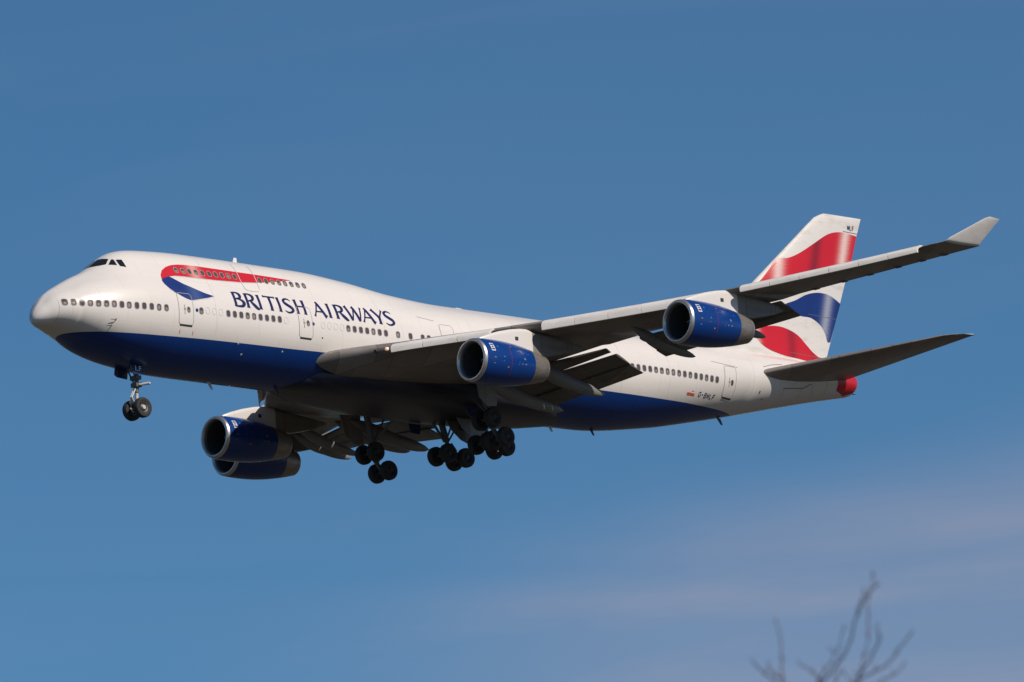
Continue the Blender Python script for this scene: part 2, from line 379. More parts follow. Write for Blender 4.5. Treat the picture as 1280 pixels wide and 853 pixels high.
def body(stations, name, mats, two=True):
    mb = MB(); rings = []
    for x in stations:
        h = ring_pts(x); r = [(x, -y, z) for y, z in h] + [(x, y, z) for y, z in reversed(h[1:-1])]; rings.append(r)
    n = len(rings[0]); V = [p for r in rings for p in r]; F = []; MI = []
    for i in range(len(rings) - 1):
        for j in range(n):
            jj = (j + 1) % n
            F.append((i * n + j, i * n + jj, (i + 1) * n + jj, (i + 1) * n + j))
            low = (j < NB) or (j >= n - NB); xm = (stations[i] + stations[i + 1]) / 2
            MI.append(1 if (two and low and LINE(xm) > FZB(math.sqrt(xm)) + .02 and xm > 1.0) else 0)
    if two: F.append(tuple((len(rings) - 1) * n + k for k in range(n))); MI.append(0)
    mb.add(V, F); mb.m = MI
    return mb.build(name, mats, root)
fus = body([1.0 - 0.0] + st2[1:], 'fuselage', [WHITE, BLUE])
rad = body(st1, 'radome', [RADOME], two=False)

# belly fairing ---------------------------------------------------
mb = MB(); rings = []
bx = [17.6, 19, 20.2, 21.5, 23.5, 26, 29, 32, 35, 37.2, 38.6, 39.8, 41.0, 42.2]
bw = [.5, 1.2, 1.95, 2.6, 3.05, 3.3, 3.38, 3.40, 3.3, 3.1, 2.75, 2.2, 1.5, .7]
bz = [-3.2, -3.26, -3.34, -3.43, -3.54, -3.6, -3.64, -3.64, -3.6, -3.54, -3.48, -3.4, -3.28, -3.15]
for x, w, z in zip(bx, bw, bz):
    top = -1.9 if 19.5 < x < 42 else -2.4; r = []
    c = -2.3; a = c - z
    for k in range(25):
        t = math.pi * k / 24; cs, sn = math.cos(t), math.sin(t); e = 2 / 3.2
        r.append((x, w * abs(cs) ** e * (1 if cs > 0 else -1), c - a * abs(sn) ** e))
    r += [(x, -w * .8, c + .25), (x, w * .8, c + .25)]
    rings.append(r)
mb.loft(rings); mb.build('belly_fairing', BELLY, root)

# windows ---------------------------------------------------------
main_w = [(1.26,.02),(1.72,.01),(2.18,-.01),(2.66,-.02),(3.14,-.03),(3.62,-.03),(4.1,-.03),(4.59,-.04),(5.08,-.04),(5.61,-.03),(6.13,-.01),(6.66,.0),(7.2,.0),(7.74,.02),(10.41,.10)]
main_w += [(12.54 + .511 * i, .16 + .01 * i) for i in range(9)]
main_w += [(22.15 + .51 * i, .26 + .005 * i) for i in range(7)] + [(26.21, .30), (27.23, .31), (28.24, .32), (28.75, .33)]
main_w += [(44.42 + .506 * i, .35 - .002 * i) for i in range(19)]
up_w = [(9.51,2.72),(10.02,2.72),(10.52,2.735),(11.03,2.74),(11.54,2.745),(12.08,2.76),(12.59,2.78),(13.09,2.79),(13.59,2.80),(14.1,2.81),(16.1,2.81),(16.61,2.815),(17.13,2.825),(17.65,2.83),(18.15,2.84),(18.66,2.85),(19.17,2.86),(19.68,2.87)]
def window(x, z, w=.27, h=.37, par=root, sh=0):
    f = MB(); decal(f, [rrect(x, z, w + .065, h + .065, .13, shear=sh)], .016)
    wo_ = f.build('window', FRAME, par)
    p = MB(); light = random.random() < .14
    decal(p, [rrect(x, z, w, h, .10, shear=sh)], .019)
    if light:
        decal(p, [rrect(x - .02, z - .03, w * .62, h * .66, .07, shear=sh)], .023, m=1)  # beige sits low and left; dark top and right rim paints the recess shadow
    elif random.random() < .30:
        decal(p, [rrect(x - .01, z - h * .2, w * .6, h * .42, .05, shear=sh)], .023, m=1)
    p.build('pane', [PANED, PANEL_], wo_)
for x, z in main_w: window(x, z)
for x, z in up_w: window(x, z, .26, .33)

# plugged windows, faint outlines
mb = MB()
PLUG = mat('plug_outline', (0.64, 0.60, 0.57), 0.4)
for x in (10.92, 11.44, 11.95, 17.15, 20.1, 20.62, 21.13, 21.63):
    mb = MB(); stroke(mb, rrect(x, .15 + .01 * (x - 10), .30, .40, .12), .020, .012, closed=True); mb.build('window_plug', PLUG, root)

# cockpit glazing
ck = [[(4.36,2),(4.44,10),(4.52,18),(4.7,26),(4.89,30),(5.06,32),(5.21,27.5),(5.40,23),(5.30,16),(5.22,8),(5.18,2)],
      [(5.47,27),(5.57,29),(5.56,36),(5.54,43.5),(5.34,39.5),(5.14,35.5),(5.3,31)],
      [(5.67,32),(5.98,35.5),(6.0,43),(6.0,51.2),(5.68,47),(5.66,40)]]
def polar(x, ph, eps, sg):
    g = GRID[min(range(len(XG)), key=lambda i: abs(XG[i] - x))] if False else section(x)
    zb, zt, yy = g; ph = math.radians(ph); sn, cs = math.sin(ph), math.cos(ph); lo, hi = 0.0, 6.0
    for _ in range(30):
        m = (lo + hi) / 2
        if m * sn < ysec(g, 1.2 + m * cs): lo = m
        else: hi = m
    r = lo + eps; return Vector((x, sg * r * sn, 1.2 + r * cs))
def bm_polar(bm, eps, sg):
    for v in bm.verts: v.co = polar(v.co.x, v.co.z, eps, sg)
for sg in (-1, 1):
    for c in ck:
        mb = MB(); bm = cut_poly([c], .1, 3); bm_polar(bm, .016, sg); bm_into(mb, bm); o = mb.build('cockpit_window', GLASS, root)
mb = MB(); mb.tube([polar(4.42, 4, .03, -1), polar(4.62, 12, .04, -1), polar(4.95, 20, .03, -1)], .015, 6); mb.build('windscreen_wiper', DARKM, root)

# doors -----------------------------------------------------------
def door(outline, win=None, handle=None, sill=None, col=SEAM, w=.035, name='door'):
    mb = MB(); decal(mb, [outline], .010, dx=.3); stroke(mb, outline, w, .016, m=1, closed=True); d = mb.build(name, [WHITE, col], root)
    if sill:
        m_ = MB(); stroke(m_, sill, .09, .03); m_.build('sill', DARKM, d)
    if win: window(win[0], win[1], .2, .33, d)
    if handle:
        m_ = MB(); x, z = handle
        stroke(m_, [(x, z - .28), (x, z + .3)], .05, .024); stroke(m_, [(x - .07, z + .04), (x + .1, z + .04)], .09, .027, m=0)
        m_.build('handle', SEAM, d)
    return d
door(rrect(9.24, .11, 1.1, 1.96, .2, shear=0.0), (9.43, .06), (9.13, .05), [(8.78, -.89), (9.72, -.89)])
door(rrect(18.72, .29, 1.08, 1.98, .2), (18.9, .23), (18.58, .2), [(18.25, -.71), (19.15, -.71)])
door(rrect(54.82, .35, 1.1, 1.94, .18), (55.0, .28), (54.72, .28), [(54.36, -.65), (55.32, -.65)])
door(rrect(30.4, .45, 1.1, 1.9, .2), (30.55, .35), (30.25, .35))
ud = [(14.42, 3.8), (14.43, 3.2), (14.45, 2.6), (14.52, 2.1), (14.68, 1.94), (15.15, 1.93), (15.6, 1.96), (15.76, 2.14), (15.78, 2.6), (15.78, 3.2), (15.77, 3.8)]
mb = MB(); stroke(mb, ud, .045, .024, step=.1); uo = mb.build('upper_deck_door', SEAML, root)

# ribbon emblem ---------------------------------------------------
red_ = [(8.07,1.93),(8.14,2.24),(8.42,2.6),(8.83,2.87),(9.28,3.04),(9.82,3.14),(10.4,3.18),(11.27,3.2),(12.51,3.19),(13.61,3.185),(14.65,3.18),(15.85,3.18),(17.2,3.165),(18.75,3.13),(18.1,3.0),(17.63,2.9),(16.95,2.77),(15.75,2.60),(14.43,2.47),(12.45,2.37),(10.98,2.34),(9.89,2.33),(9.24,2.30),(8.78,2.21),(8.46,2.12),(8.23,2.02)]
blu_ = [(8.07,1.93),(8.2,2.02),(8.45,2.11),(8.76,2.20),(9.15,2.0),(9.6,1.77),(10.1,1.6),(10.51,1.45),(11.0,1.3),(11.66,1.17),(11.2,1.02),(10.72,.91),(10.3,.81),(10.0,.74),(9.72,.68),(9.4,.75),(9.05,.89),(8.64,1.10),(8.30,1.36),(8.1,1.6),(8.03,1.82)]
def ripple(name, base, pale, dark, pales, darks, slope=.27, jag=.25):
    m = bpy.data.materials.new(name); m.use_nodes = True; t = m.node_tree; b = t.nodes['Principled BSDF']
    b.inputs['Roughness'].default_value = .4; b.inputs['Coat Weight'].default_value = .15; b.inputs['Specular IOR Level'].default_value = .35
    c = N(t, 'ShaderNodeTexCoord'); s_ = N(t, 'ShaderNodeSeparateXYZ'); L(t, c.outputs['Object'], s_.inputs[0])
    a = N(t, 'ShaderNodeMath', operation='MULTIPLY_ADD'); L(t, s_.outputs['Z'], a.inputs[0]); a.inputs[1].default_value = -slope; L(t, s_.outputs['X'], a.inputs[2])
    zz = N(t, 'ShaderNodeTexNoise', noise_dimensions='1D'); zz.inputs['Scale'].default_value = 14.0; zz.inputs['Detail'].default_value = 3
    L(t, s_.outputs['Z'], zz.inputs['W'])
    a2 = N(t, 'ShaderNodeMath', operation='MULTIPLY_ADD'); L(t, zz.outputs['Fac'], a2.inputs[0]); a2.inputs[1].default_value = jag * 2; L(t, a.outputs[0], a2.inputs[2])
    prev = None
    def gauss(c0, w, amp):
        d = N(t, 'ShaderNodeMath', operation='SUBTRACT'); L(t, a2.outputs[0], d.inputs[0]); d.inputs[1].default_value = c0 + jag
        q = N(t, 'ShaderNodeMath', operation='DIVIDE'); L(t, d.outputs[0], q.inputs[0]); q.inputs[1].default_value = w
        e = N(t, 'ShaderNodeMath', operation='MULTIPLY'); L(t, q.outputs[0], e.inputs[0]); L(t, q.outputs[0], e.inputs[1])
        ng = N(t, 'ShaderNodeMath', operation='MULTIPLY'); L(t, e.outputs[0], ng.inputs[0]); ng.inputs[1].default_value = -1
        ex = N(t, 'ShaderNodeMath', operation='EXPONENT'); L(t, ng.outputs[0], ex.inputs[0])
        am = N(t, 'ShaderNodeMath', operation='MULTIPLY'); L(t, ex.outputs[0], am.inputs[0]); am.inputs[1].default_value = amp; return am.outputs[0]
    colr = None
    for c0, w, amp, cc in [(*p, pale) for p in pales] + [(*p, dark) for p in darks]:
        x = N(t, 'ShaderNodeMix', data_type='RGBA'); L(t, gauss(c0, w, amp), x.inputs['Factor'])
        if colr is None: x.inputs['A'].default_value = (*base, 1)
        else: L(t, colr, x.inputs['A'])
        x.inputs['B'].default_value = (*cc, 1); colr = x.outputs['Result']
    L(t, colr, b.inputs['Base Color']); return m
REDC = (0.54, 0.010, 0.024); BLUC = (0.005, 0.027, 0.165)
EMR = ripple('emblem_red', REDC, (.75, .5, .46), (.3, .01, .02), [(10.9, .42, .55)], [(16.0, .4, .15)], slope=0.0, jag=.03)
EMB = ripple('emblem_blue', BLUC, (.2, .3, .5), (.005, .02, .12), [(10.2, .5, .18)], [(9.2, .4, .3)], slope=0, jag=.03)
mb = MB(); decal(mb, [red_], .0125); decal(mb, [blu_], .0125, m=1)
stroke(mb, [(11.7,1.15),(11.2,.98),(10.72,.87),(10.3,.77),(9.95,.69),(9.7,.63),(9.4,.70),(9.05,.84),(8.62,1.05),(8.27,1.32)], .03, .008, m=2, smooth=True)
stroke(mb, [(8.9,2.18),(9.89,2.29),(10.98,2.31),(12.45,2.34),(14.43,2.44),(15.75,2.57)], .02, .011, m=2, smooth=True)
mb.build('ribbon_emblem', [EMR, EMB, SEAML], root)

# lettering -------------------------------------------------------
def zbase(x): return .695 + .0128 * (x - 13.2)
mb = MB(); CAP = .975
def lt(x0, strokes):
    for k, (pts, ws, sm) in enumerate(strokes):
        stroke(mb, [(x0 + u, zbase(x0 + u) + v * CAP) for u, v in pts], [q * 1.13 for q in ws] if isinstance(ws, list) else ws * 1.13, .013 + .003 * k, smooth=sm, step=.07)
def stem(u, v0=0, v1=1, w=.175): return ([(u - .01, v0), (u, v0 + .1), (u, (v0 + v1) / 2), (u, v1 - .1), (u - .01, v1)], [w * 1.4, w * 1.05, w, w * 1.05, w * 1.4], False)
B_ = [stem(.15), ([(.12,.96),(.40,.965),(.62,.87),(.645,.74),(.56,.60),(.26,.54)], [.08,.1,.19,.2,.13,.07], True), ([(.26,.545),(.58,.50),(.79,.36),(.80,.22),(.62,.06),(.12,.03)], [.07,.11,.2,.22,.15,.08], True)]
R_ = [stem(.15), ([(.12,.96),(.42,.965),(.66,.86),(.68,.73),(.58,.57),(.24,.48)], [.08,.1,.19,.2,.13,.07], True), ([(.40,.50),(.62,.26),(.86,.04),(1.02,-.03)], [.1,.2,.19,.06], True)]
I_ = [stem(.1)]
T_ = [stem(.47), ([(0,.97),(.1,.955),(.47,.95),(.84,.955),(.94,.93)], [.17,.09,.09,.09,.17], False)]
S_ = [([(.66,.84),(.50,.95),(.28,.955),(.10,.82),(.14,.66),(.36,.51),(.60,.36),(.66,.2),(.48,.05),(.22,.02),(.0,.13)], [.05,.09,.11,.17,.2,.2,.2,.18,.12,.1,.05], True)]
H_ = [stem(.12), stem(.72), ([(.15,.53),(.7,.53)], .09, False)]
A_ = [([(.02,0),(.09,.12),(.45,.92)], [.16,.09,.09], False), ([(.38,1.03),(.47,.9),(.88,.1),(.98,0)], [.10,.18,.18,.26], False), ([(.2,.34),(.72,.34)], .08, False)]
W_ = [([(.02,1),(.08,.9),(.38,.02)], [.25,.18,.17], False), ([(.38,.02),(.70,.92)], .09, False), ([(.60,1),(.68,.9),(.98,.02)], [.2,.18,.17], False), ([(.98,.02),(1.27,.9),(1.31,1)], [.09,.09,.16], False)]
Y_ = [([(.02,1),(.09,.9),(.46,.46)], [.25,.18,.17], False), ([(.86,1),(.8,.9),(.48,.46)], [.16,.09,.09], False), stem(.47, 0, .5)]
for x0, g in [(13.15,B_),(14.13,R_),(15.17,I_),(15.70,T_),(16.76,I_),(17.22,S_),(18.13,H_),(19.58,A_),(20.78,I_),(21.33,R_),(22.30,W_),(23.55,A_),(24.50,Y_),(25.42,S_)]:
    if x0 == 19.58: mb.build('title_word', NAVY, root); mb = MB()
    lt(x0, g)
mb.build('title_word', NAVY, root)

def text_mesh(s, x, z, h, width=None, shear=0):
    cu = bpy.data.curves.new('t', 'FONT'); cu.body = s; cu.size = 1; cu.resolution_u = 3; cu.shear = shear
    ob = bpy.data.objects.new('t', cu); COL.objects.link(ob); dg = bpy.context.evaluated_depsgraph_get(); dg.update()
    me = bpy.data.meshes.new_from_object(ob.evaluated_get(dg)); bpy.data.objects.remove(ob)
    bm = bmesh.new(); bm.from_mesh(me); xs = [v.co.x for v in bm.verts]; ys = [v.co.y for v in bm.verts]
    k = h / (max(ys) - min(ys)); kx = width / (max(xs) - min(xs)) if width else k; x0, y0 = min(xs), min(ys)
    for v in bm.verts: v.co = Vector((x + (v.co.x - x0) * kx, 0, z + (v.co.y - y0) * k))
    return bm
STEN = {'G': [[(.9,.8),(.7,1),(.25,1),(.05,.75),(.05,.25),(.25,0),(.7,0),(.9,.25),(.9,.5),(.55,.5)]], '-': [[(.15,.5),(.75,.5)]],
        'B': [[(.1,0),(.1,1),(.65,1),(.85,.8),(.65,.54),(.1,.54)],[(.65,.54),(.9,.28),(.7,0),(.1,0)]], 'N': [[(.1,0),(.1,1),(.85,0),(.85,1)]],
        'L': [[(.1,1),(.1,0),(.8,0)]], 'F': [[(.1,0),(.1,1),(.85,1)],[(.1,.53),(.7,.53)]]}
def stencil(mb, txt, x, z, h, adv, w, lean=.12, eps=.015, surf=psurf):
    for i, ch in enumerate(txt):
        for k, p in enumerate(STEN[ch]):
            stroke(mb, [(x + i * adv + (u * .8 + v * lean) * adv, z + v * h) for u, v in p], w, eps + .003 * k, step=.1, surf=surf)
mb = MB(); stencil(mb, 'G-BNLF', 52.0, -.86, .25, .285, .048); mb.build('registration', NAVY, root)
mb = MB(); decal(mb, [[(50.9,-.9),(51.62,-.89),(51.62,-.76),(50.9,-.74)]], .015); stroke(mb, [(51.3,-.64),(51.5,-.62)], .03, .015); mb.build('flag_mark', ORANGE, root)

# small marks -----------------------------------------------------
def circ(x, z, r, n=14): return [(x + r * math.cos(2 * math.pi * k / n), z + r * math.sin(2 * math.pi * k / n)) for k in range(n)]
mb = MB(); decal(mb, [circ(10.07, .1, .11)], .015); decal(mb, [circ(19.32, .24, .11)], .015); mb.build('round_badge', BLUE, root)
for (x, z, w, h, mt) in [(17.05,-1.62,.1,.1,SEAML),(14.0,-2.05,.14,.09,SEAML),(20.02,-.55,.09,.09,DARKM),(58.0,.1,.1,.16,DARKM),(58.55,-.2,.08,.09,DARKM),(13.5,-1.52,.09,.07,SEAML),(8.85,-1.28,.035,.24,ORANGE),(9.85,-1.28,.035,.24,ORANGE)]:
    mb = MB(); decal(mb, [rrect(x, z, w, h, min(w, h) * .4)], .016); mb.build('access_panel', mt, root)
for x, z in [(4.15, -.95), (3.95, -1.3)]:
    mb = MB(); y = -side(x, z)
    mb.tube([(x - .32, y - .04, z - .03), (x - .03, y - .10, z - .03), (x + .1, y - .08, z + .03), (x + .16, y + .03, z + .08)], [.015, .022, .024, .024], 8); mb.build('pitot_probe', DARKM, root)
# hairline skin joints
JOINT = mat('skin_joint', (0.60, 0.56, 0.53), 0.4)
for x in (11.6, 25.2, 32.6, 36.7, 45.0, 49.2, 57.2):
    z0 = -1.3 if x < 56 else FZB(math.sqrt(x)) + .4
    mb = MB(); stroke(mb, [(x, z0), (x, FZT(math.sqrt(x)) - .7)], .012, .006, step=.2); mb.build('skin_joint', JOINT, root)
for z, a, b in ((1.75, 28.3, 29.6), (1.5, 53.2, 55.6)):
    mb = MB(); stroke(mb, [(a, z), (b, z - .15)], .02, .017, step=.3); mb.build('skin_joint', SEAM, root)
mb = MB(); stroke(mb, [(.965, z) for z in (-1.2, -1.0, -.7, -.3, .0, .3, .5, .68)], .03, .006, step=.05); mb.build('radome_seam', mat('radome_joint', (.52, .48, .45), .5), root)

# aerials
def blade(x, y, z, h, c, up_=1, mt=WHITE, sw=.3, th=.05):
    mb = MB(); rings = []
    for k in range(4):
        t = k / 3; cc = c * (1 - .45 * t); x0 = x + sw * t
        rings.append([(x0 + cc * u, y + s * cc * naca(u, th / c), z + up_ * h * t) for s, us in ((1, (0, .2, .6, 1)), (-1, (.6, .2))) for u in us])
    mb.loft(rings); mb.build('blade_antenna', mt, root)
blade(15.95, 0, 4.27, .42, .4, 1, WHITE, .15); blade(33.6, 0, 3.36, .14, 1.4, 1, WHITE, .4, .4)
blade(13.3, 0, -3.22, .5, .32, -1, GEARW, .35); blade(18.3, -.4, -3.2, .4, .3, -1, DARKM, .3)
blade(41.3, 0, -3.15, .45, .32, -1, GEARW, .3); blade(56.2, 0, -1.3, .42, .35, -1, DARKM, .35); blade(44.9, 0, -3.1, .4, .3, -1, DARKM, .3)

# tail cone -------------------------------------------------------
mb = MB()
decal(mb, [[(66.2, 2.7), (68.25, 2.7), (68.5, 2.2), (68.45, 1.75), (68.15, 1.38), (67.35, 1.12), (66.15, 1.25), (66.1, 1.8), (66.12, 2.3)]], .012, dx=.1, dz=.08)
mb.build('tail_cone_paint', RED, root)
mb = MB(); mb.lathe([(0, .38), (.12, .36), (.13, .28), (-.1, .26)], (68.52, 0, 2.1), n=20); mb.build('exhaust_outlet', METAL, root)
mb = MB()

for z in (1.42, 1.62, 1.9):
    mb = MB(); mb.tube([(68.25, -.3, z), (68.68, -.36, z - .03)], [.06, .012], 6); mb.build('static_wick', DARKM, root)

TJ = mat('tail_joint', (.20, .18, .17), .6)
for pts, w in (([(60.35,.61),(62.4,.88),(63.24,1.26)], .05), ([(60.45,.13),(60.4,.6)], .02), ([(62.3,.35),(62.35,.86)], .02), ([(63.9,.55),(63.3,1.25)], .02), ([(65.0,.9),(64.9,1.8)], .02), ([(58.3,1.75),(59.2,2.0),(60.4,2.2)], .035)):
    mb = MB(); stroke(mb, pts, w, .012); mb.build('tail_joint', TJ, root)
# fin -------------------------------------------------------------
US = [0, .004, .015, .035, .07, .12, .2, .3, .42, .55, .68, .8, .9, .97, 1.0]
mb = MB(); rings = []
for z in [2.6, 3.0, 3.4, 3.8, 4.2, 4.6, 5.5, 6.5, 7.5, 8.5, 9.5, 10.5, 11.5, 12.4, 13.0, 13.25, 13.34, 13.38]:
    a, b = fin_le(z), fin_te(z)
    if z > 12.9: a += (z - 12.9) ** 2 * 2.2
    c = b - a; tc = lerp(.105, .085, (z - 3) / 10.4); tk = 1 if z < 13.2 else (max(0.05, 1 - ((z - 13.2) / .18) ** 2)) ** .5
    r = [(a + c * u, c * naca(u, tc) * tk, z - (0 if z < 13 else .0)) for u in US] + [(a + c * u, -c * naca(u, tc) * tk, z) for u in reversed(US[1:-1])]
    rings.append(r)
mb.loft(rings); fin = mb.build('tail_fin', WHITE2, root)
def P2(x): return x
FR = ripple('tail_red', REDC, (.78, .62, .58), (.16, .008, .02), [(65.83, .42, .85), (60.05, .45, .8)], [(63.2, .45, .75), ], slope=.27, jag=.16)
FB = ripple('tail_blue', BLUC, (.38, .40, .48), (.004, .015, .08), [(65.0, .42, .75)], [(63.2, .3, .25), (66.2, .3, .3)], slope=.27, jag=.16)
FR2 = ripple('tail_low_red', REDC, (.78, .62, .58), (.16, .008, .02), [(59.75, .35, .7)], [(63.15, .42, .6), (65.2, .3, .3)], slope=0.0, jag=.15)
rt = [(61.0,8.30),(61.8,9.05),(62.55,9.8),(62.9,9.87),(63.51,9.94),(64.28,10.24),(65.12,10.68),(66.09,11.24),(67.06,11.8),(67.78,12.09),(68.48,12.22),(69.16,12.24),(70.2,12.16)]
rb = [(69.75,10.9),(69.5,10.3),(68.4,9.5),(67.0,9.0),(65.5,8.95),(64,8.6),(62.6,8.0),(61.6,7.65),(60.9,7.6),(60.6,7.95)]
mb = MB(); decal(mb, [catmull(rt, 5) + rb], .012, dx=.4, dz=.4, surf=finy); mb.build('red_flag_wave', FR, fin)
bt = [(60.2,5.6),(61.3,6.15),(62.68,6.74),(63.74,7.12),(64.81,7.61),(65.74,7.86),(66.54,7.92),(67.34,7.82),(68.25,7.45)]
bb = [(67.05,4.78),(66.76,4.75),(66.55,5.28),(66.08,5.78),(65.2,6.13),(64.26,6.14),(63.53,6.3),(62.7,6.30),(61.6,6.0),(60.6,5.5)]
mb = MB(); decal(mb, [catmull(bt, 5) + catmull(bb, 5)], .012, dx=.4, dz=.4, surf=finy); mb.build('blue_flag_wave', FB, fin)
lt_ = [(59.3,4.7),(60.0,4.9),(60.77,5.06),(61.54,5.18),(62.39,5.17),(63.22,5.01),(63.87,4.77),(64.5,4.34),(65.14,3.91),(65.79,3.62),(66.3,3.5)]
lb_ = [(66.2,3.3),(65.2,3.24),(64.39,3.24),(63.55,3.28),(62.53,3.31),(61.7,3.40),(60.87,3.55),(60.22,3.82),(59.75,4.2)]
mb = MB(); decal(mb, [catmull(lt_, 5) + catmull(lb_, 5)], .014, dx=.25, dz=.08); mb.build('red_flag_wave', FR2, fin)
mb = MB(); stroke(mb, [(60.55, 7.9), (61.45, 8.66), (62.45, 9.5)], .04, .016, surf=finy); mb.build('pinstripe', RED, fin)
mb = MB()
for z in (3.6, 6.35, 9.3, 12.33):
    a = fin_te(z) - .30 * (fin_te(z) - fin_le(z)); stroke(mb, [(a, z), (fin_te(z) - .02, z)], .03, .018, step=.3, surf=finy)
mb.build('rudder_seam', mat('rudder_gap', (.12,.11,.11), .6), fin)
mb = MB(); stencil(mb, 'NLF', 69.32, 12.48, .29, .235, .055, .05, .016, finy); mb.build('fin_code', NAVY, fin)

# tailplanes ------------------------------------------------------
def airfoil(xl, zl, xt, zt, y, tu, tl):
    c = xt - xl; out = []
    for u in US: out.append((xl + c * u, y, lerp(zl, zt, u) - 2 * c * naca(u, tl) ))
    for u in reversed(US[1:-1]): out.append((xl + c * u, y, lerp(zl, zt, u) + 2 * c * naca(u, tu)))
    return out
STABM = mat('tailplane_paint', (0.24, 0.215, 0.20), 0.42, coat=.1, dirt=.5, dirtcol=(.14, .11, .09), scale=(.5, .5, 1))
panelled(STABM, .5, .3, amt=.35, rot=math.radians(-40))
for s in (-1, 1):
    mb = MB(); rings = []
    for y in (0.8, 1.5, 2.4, 4, 6, 8, 9.5, 10.4, 10.8, 11.0, 11.07):
        xl = 58.0 + 1.055 * (y - 2.4) if y > 1.5 else 57.05; xt = 66.95 + .195 * (y - .9); zl = 1.32 + .205 * (y - 2.4); zt_ = 2.05 + .115 * (y - 1.5)
        if y > 10.4: xl += (y - 10.4) ** 2 * 1.6
        k = 1 if y < 10.8 else .5 if y < 11.05 else .1
        rings.append(airfoil(xl, zl, xt, zt_, s * y, .045 * k, .045 * k))
    mb.loft(rings); st = mb.build('tailplane', STABM, root)
    mb = MB()
    for y in (10.75,): mb.tube([(68.3, s * y, 3.18), (69.0, s * (y + .1), 3.22)], .03, 6)
    mb.build('tip_cap', LGREY, st)

# wings -----------------------------------------------------------
YS = [2.6, 3.3, 4.5, 6, 8, 10, 11.15, 11.2, 12.1, 13.0, 13.05, 15, 17, 19, 21, 21.4, 21.45, 23, 25, 27, 29, 30.2, 31]
def le_x(y): return 20.4 + .906 * (y - 3.3)
ZLE = mk_pchip([2.5, 3.3, 5, 7, 10, 13, 16, 19, 22, 25, 28, 31], [-1.75, -1.62, -1.42, -1.18, -.90, -.60, -.25, .13, .58, 1.12, 1.70, 2.33])
def te(y):
    if y < 11.18: t = (y - 3.0) / 8.1; return lerp(33.0, 35.75, t), lerp(-2.15, -1.02, t)
    if y < 13.02: t = (y - 11.2) / 1.8; return lerp(36.3, 37.2, t), lerp(-.92, -.62, t)
    if y < 21.42: t = (y - 13.05) / 8.35; return lerp(36.7, 41.3, t), lerp(-.70, .28, t)
    t = (y - 21.45) / 9.55; return lerp(42.75, 48.6, t), lerp(.78, 2.30, t)
def tcs(y): return interp([2.6, 3.3, 6, 10, 13, 21, 31], [.068, .068, .056, .046, .044, .040, .036], y)
def panel(mb, P, th, m=0):
    # P: chordwise list of (ya, xa, za, yb, xb, zb); th list of half thickness
    pass
def slat(y0, y1, s, h, par, first=False):
    mb = MB(); rings = []
    n = 3
    for k in range(n + 1):
        y = lerp(y0, y1, k / n); x = le_x(y); z = ZLE(y) + .02
        prof = [(.42, .06), (.2, .07), (.02, 0), (-.10, -.14 * h / .5), (-.15, -.34 * h / .5), (-.12, -.62 * h / .5), (-.02, -.64 * h / .5), (-.03, -.38 * h / .5), (.06, -.18 * h / .5), (.2, -.06), (.42, .0)]
        rings.append([(x + a, s * y, z + b) for a, b in prof])
    mb.loft(rings); o = mb.build('slat', SLAT, par)
    return o
def flapseg(a, b, par, s, name='flap', th=.09, mt=GREYD, d0=0, d1=1):
    # a, b: (y, x0, z0, x1, z1) chord lines at the inner and outer end
    mb = MB(); rings = []
    for k in range(5):
        t = k / 4; y, x0, z0, x1, z1 = [lerp(a[i], b[i], t) for i in range(5)]
        c = math.hypot(x1 - x0, z1 - z0); ux, uz = (x1 - x0) / c, (z1 - z0) / c; r = []
        for u in (0, .03, .1, .25, .5, .8, 1): q = c * naca(u, th * 1.3) * 2; r.append((x0 + ux * c * u - uz * (-q), s * y, z0 + uz * c * u + ux * q))
        for u in (.8, .5, .25, .1, .03): q = c * naca(u, th * .5) * 2; r.append((x0 + ux * c * u + uz * q, s * y, z0 + uz * c * u - ux * q))
        rings.append(r)
    mb.loft(rings); return mb.build(name, mt, par)
def canoe(y, x0, z0, x1, z1, s, par, wmax=.34, hmax=.52):
    mb = MB(); rings = []; n = 18
    for k in range(n + 1):
        t = k / n; x = lerp(x0, x1, t); z = lerp(z0, z1, t) + (-.18 * math.sin(math.pi * t))
        e = (math.sin(math.pi * min(t / .9, 1) ** .75) if t < .55 else math.sin(math.pi * .611 ** .75) * (max(0, 1 - ((t - .55) / .45) ** 2.3)) ** .6)
        e = max(e, .03); w, h = wmax * e, hmax * e
        r = []
        for q in range(16):
            an = 2 * math.pi * q / 16; c_, s_ = math.cos(an), math.sin(an)
            r.append((x, s * y + w * c_, z + h * (s_ if s_ > 0 else 1.05 * s_)))
        rings.append(r)
    mb.loft(rings); o = mb.build('flap_track_fairing', FAIR, par); return o
wings = {}
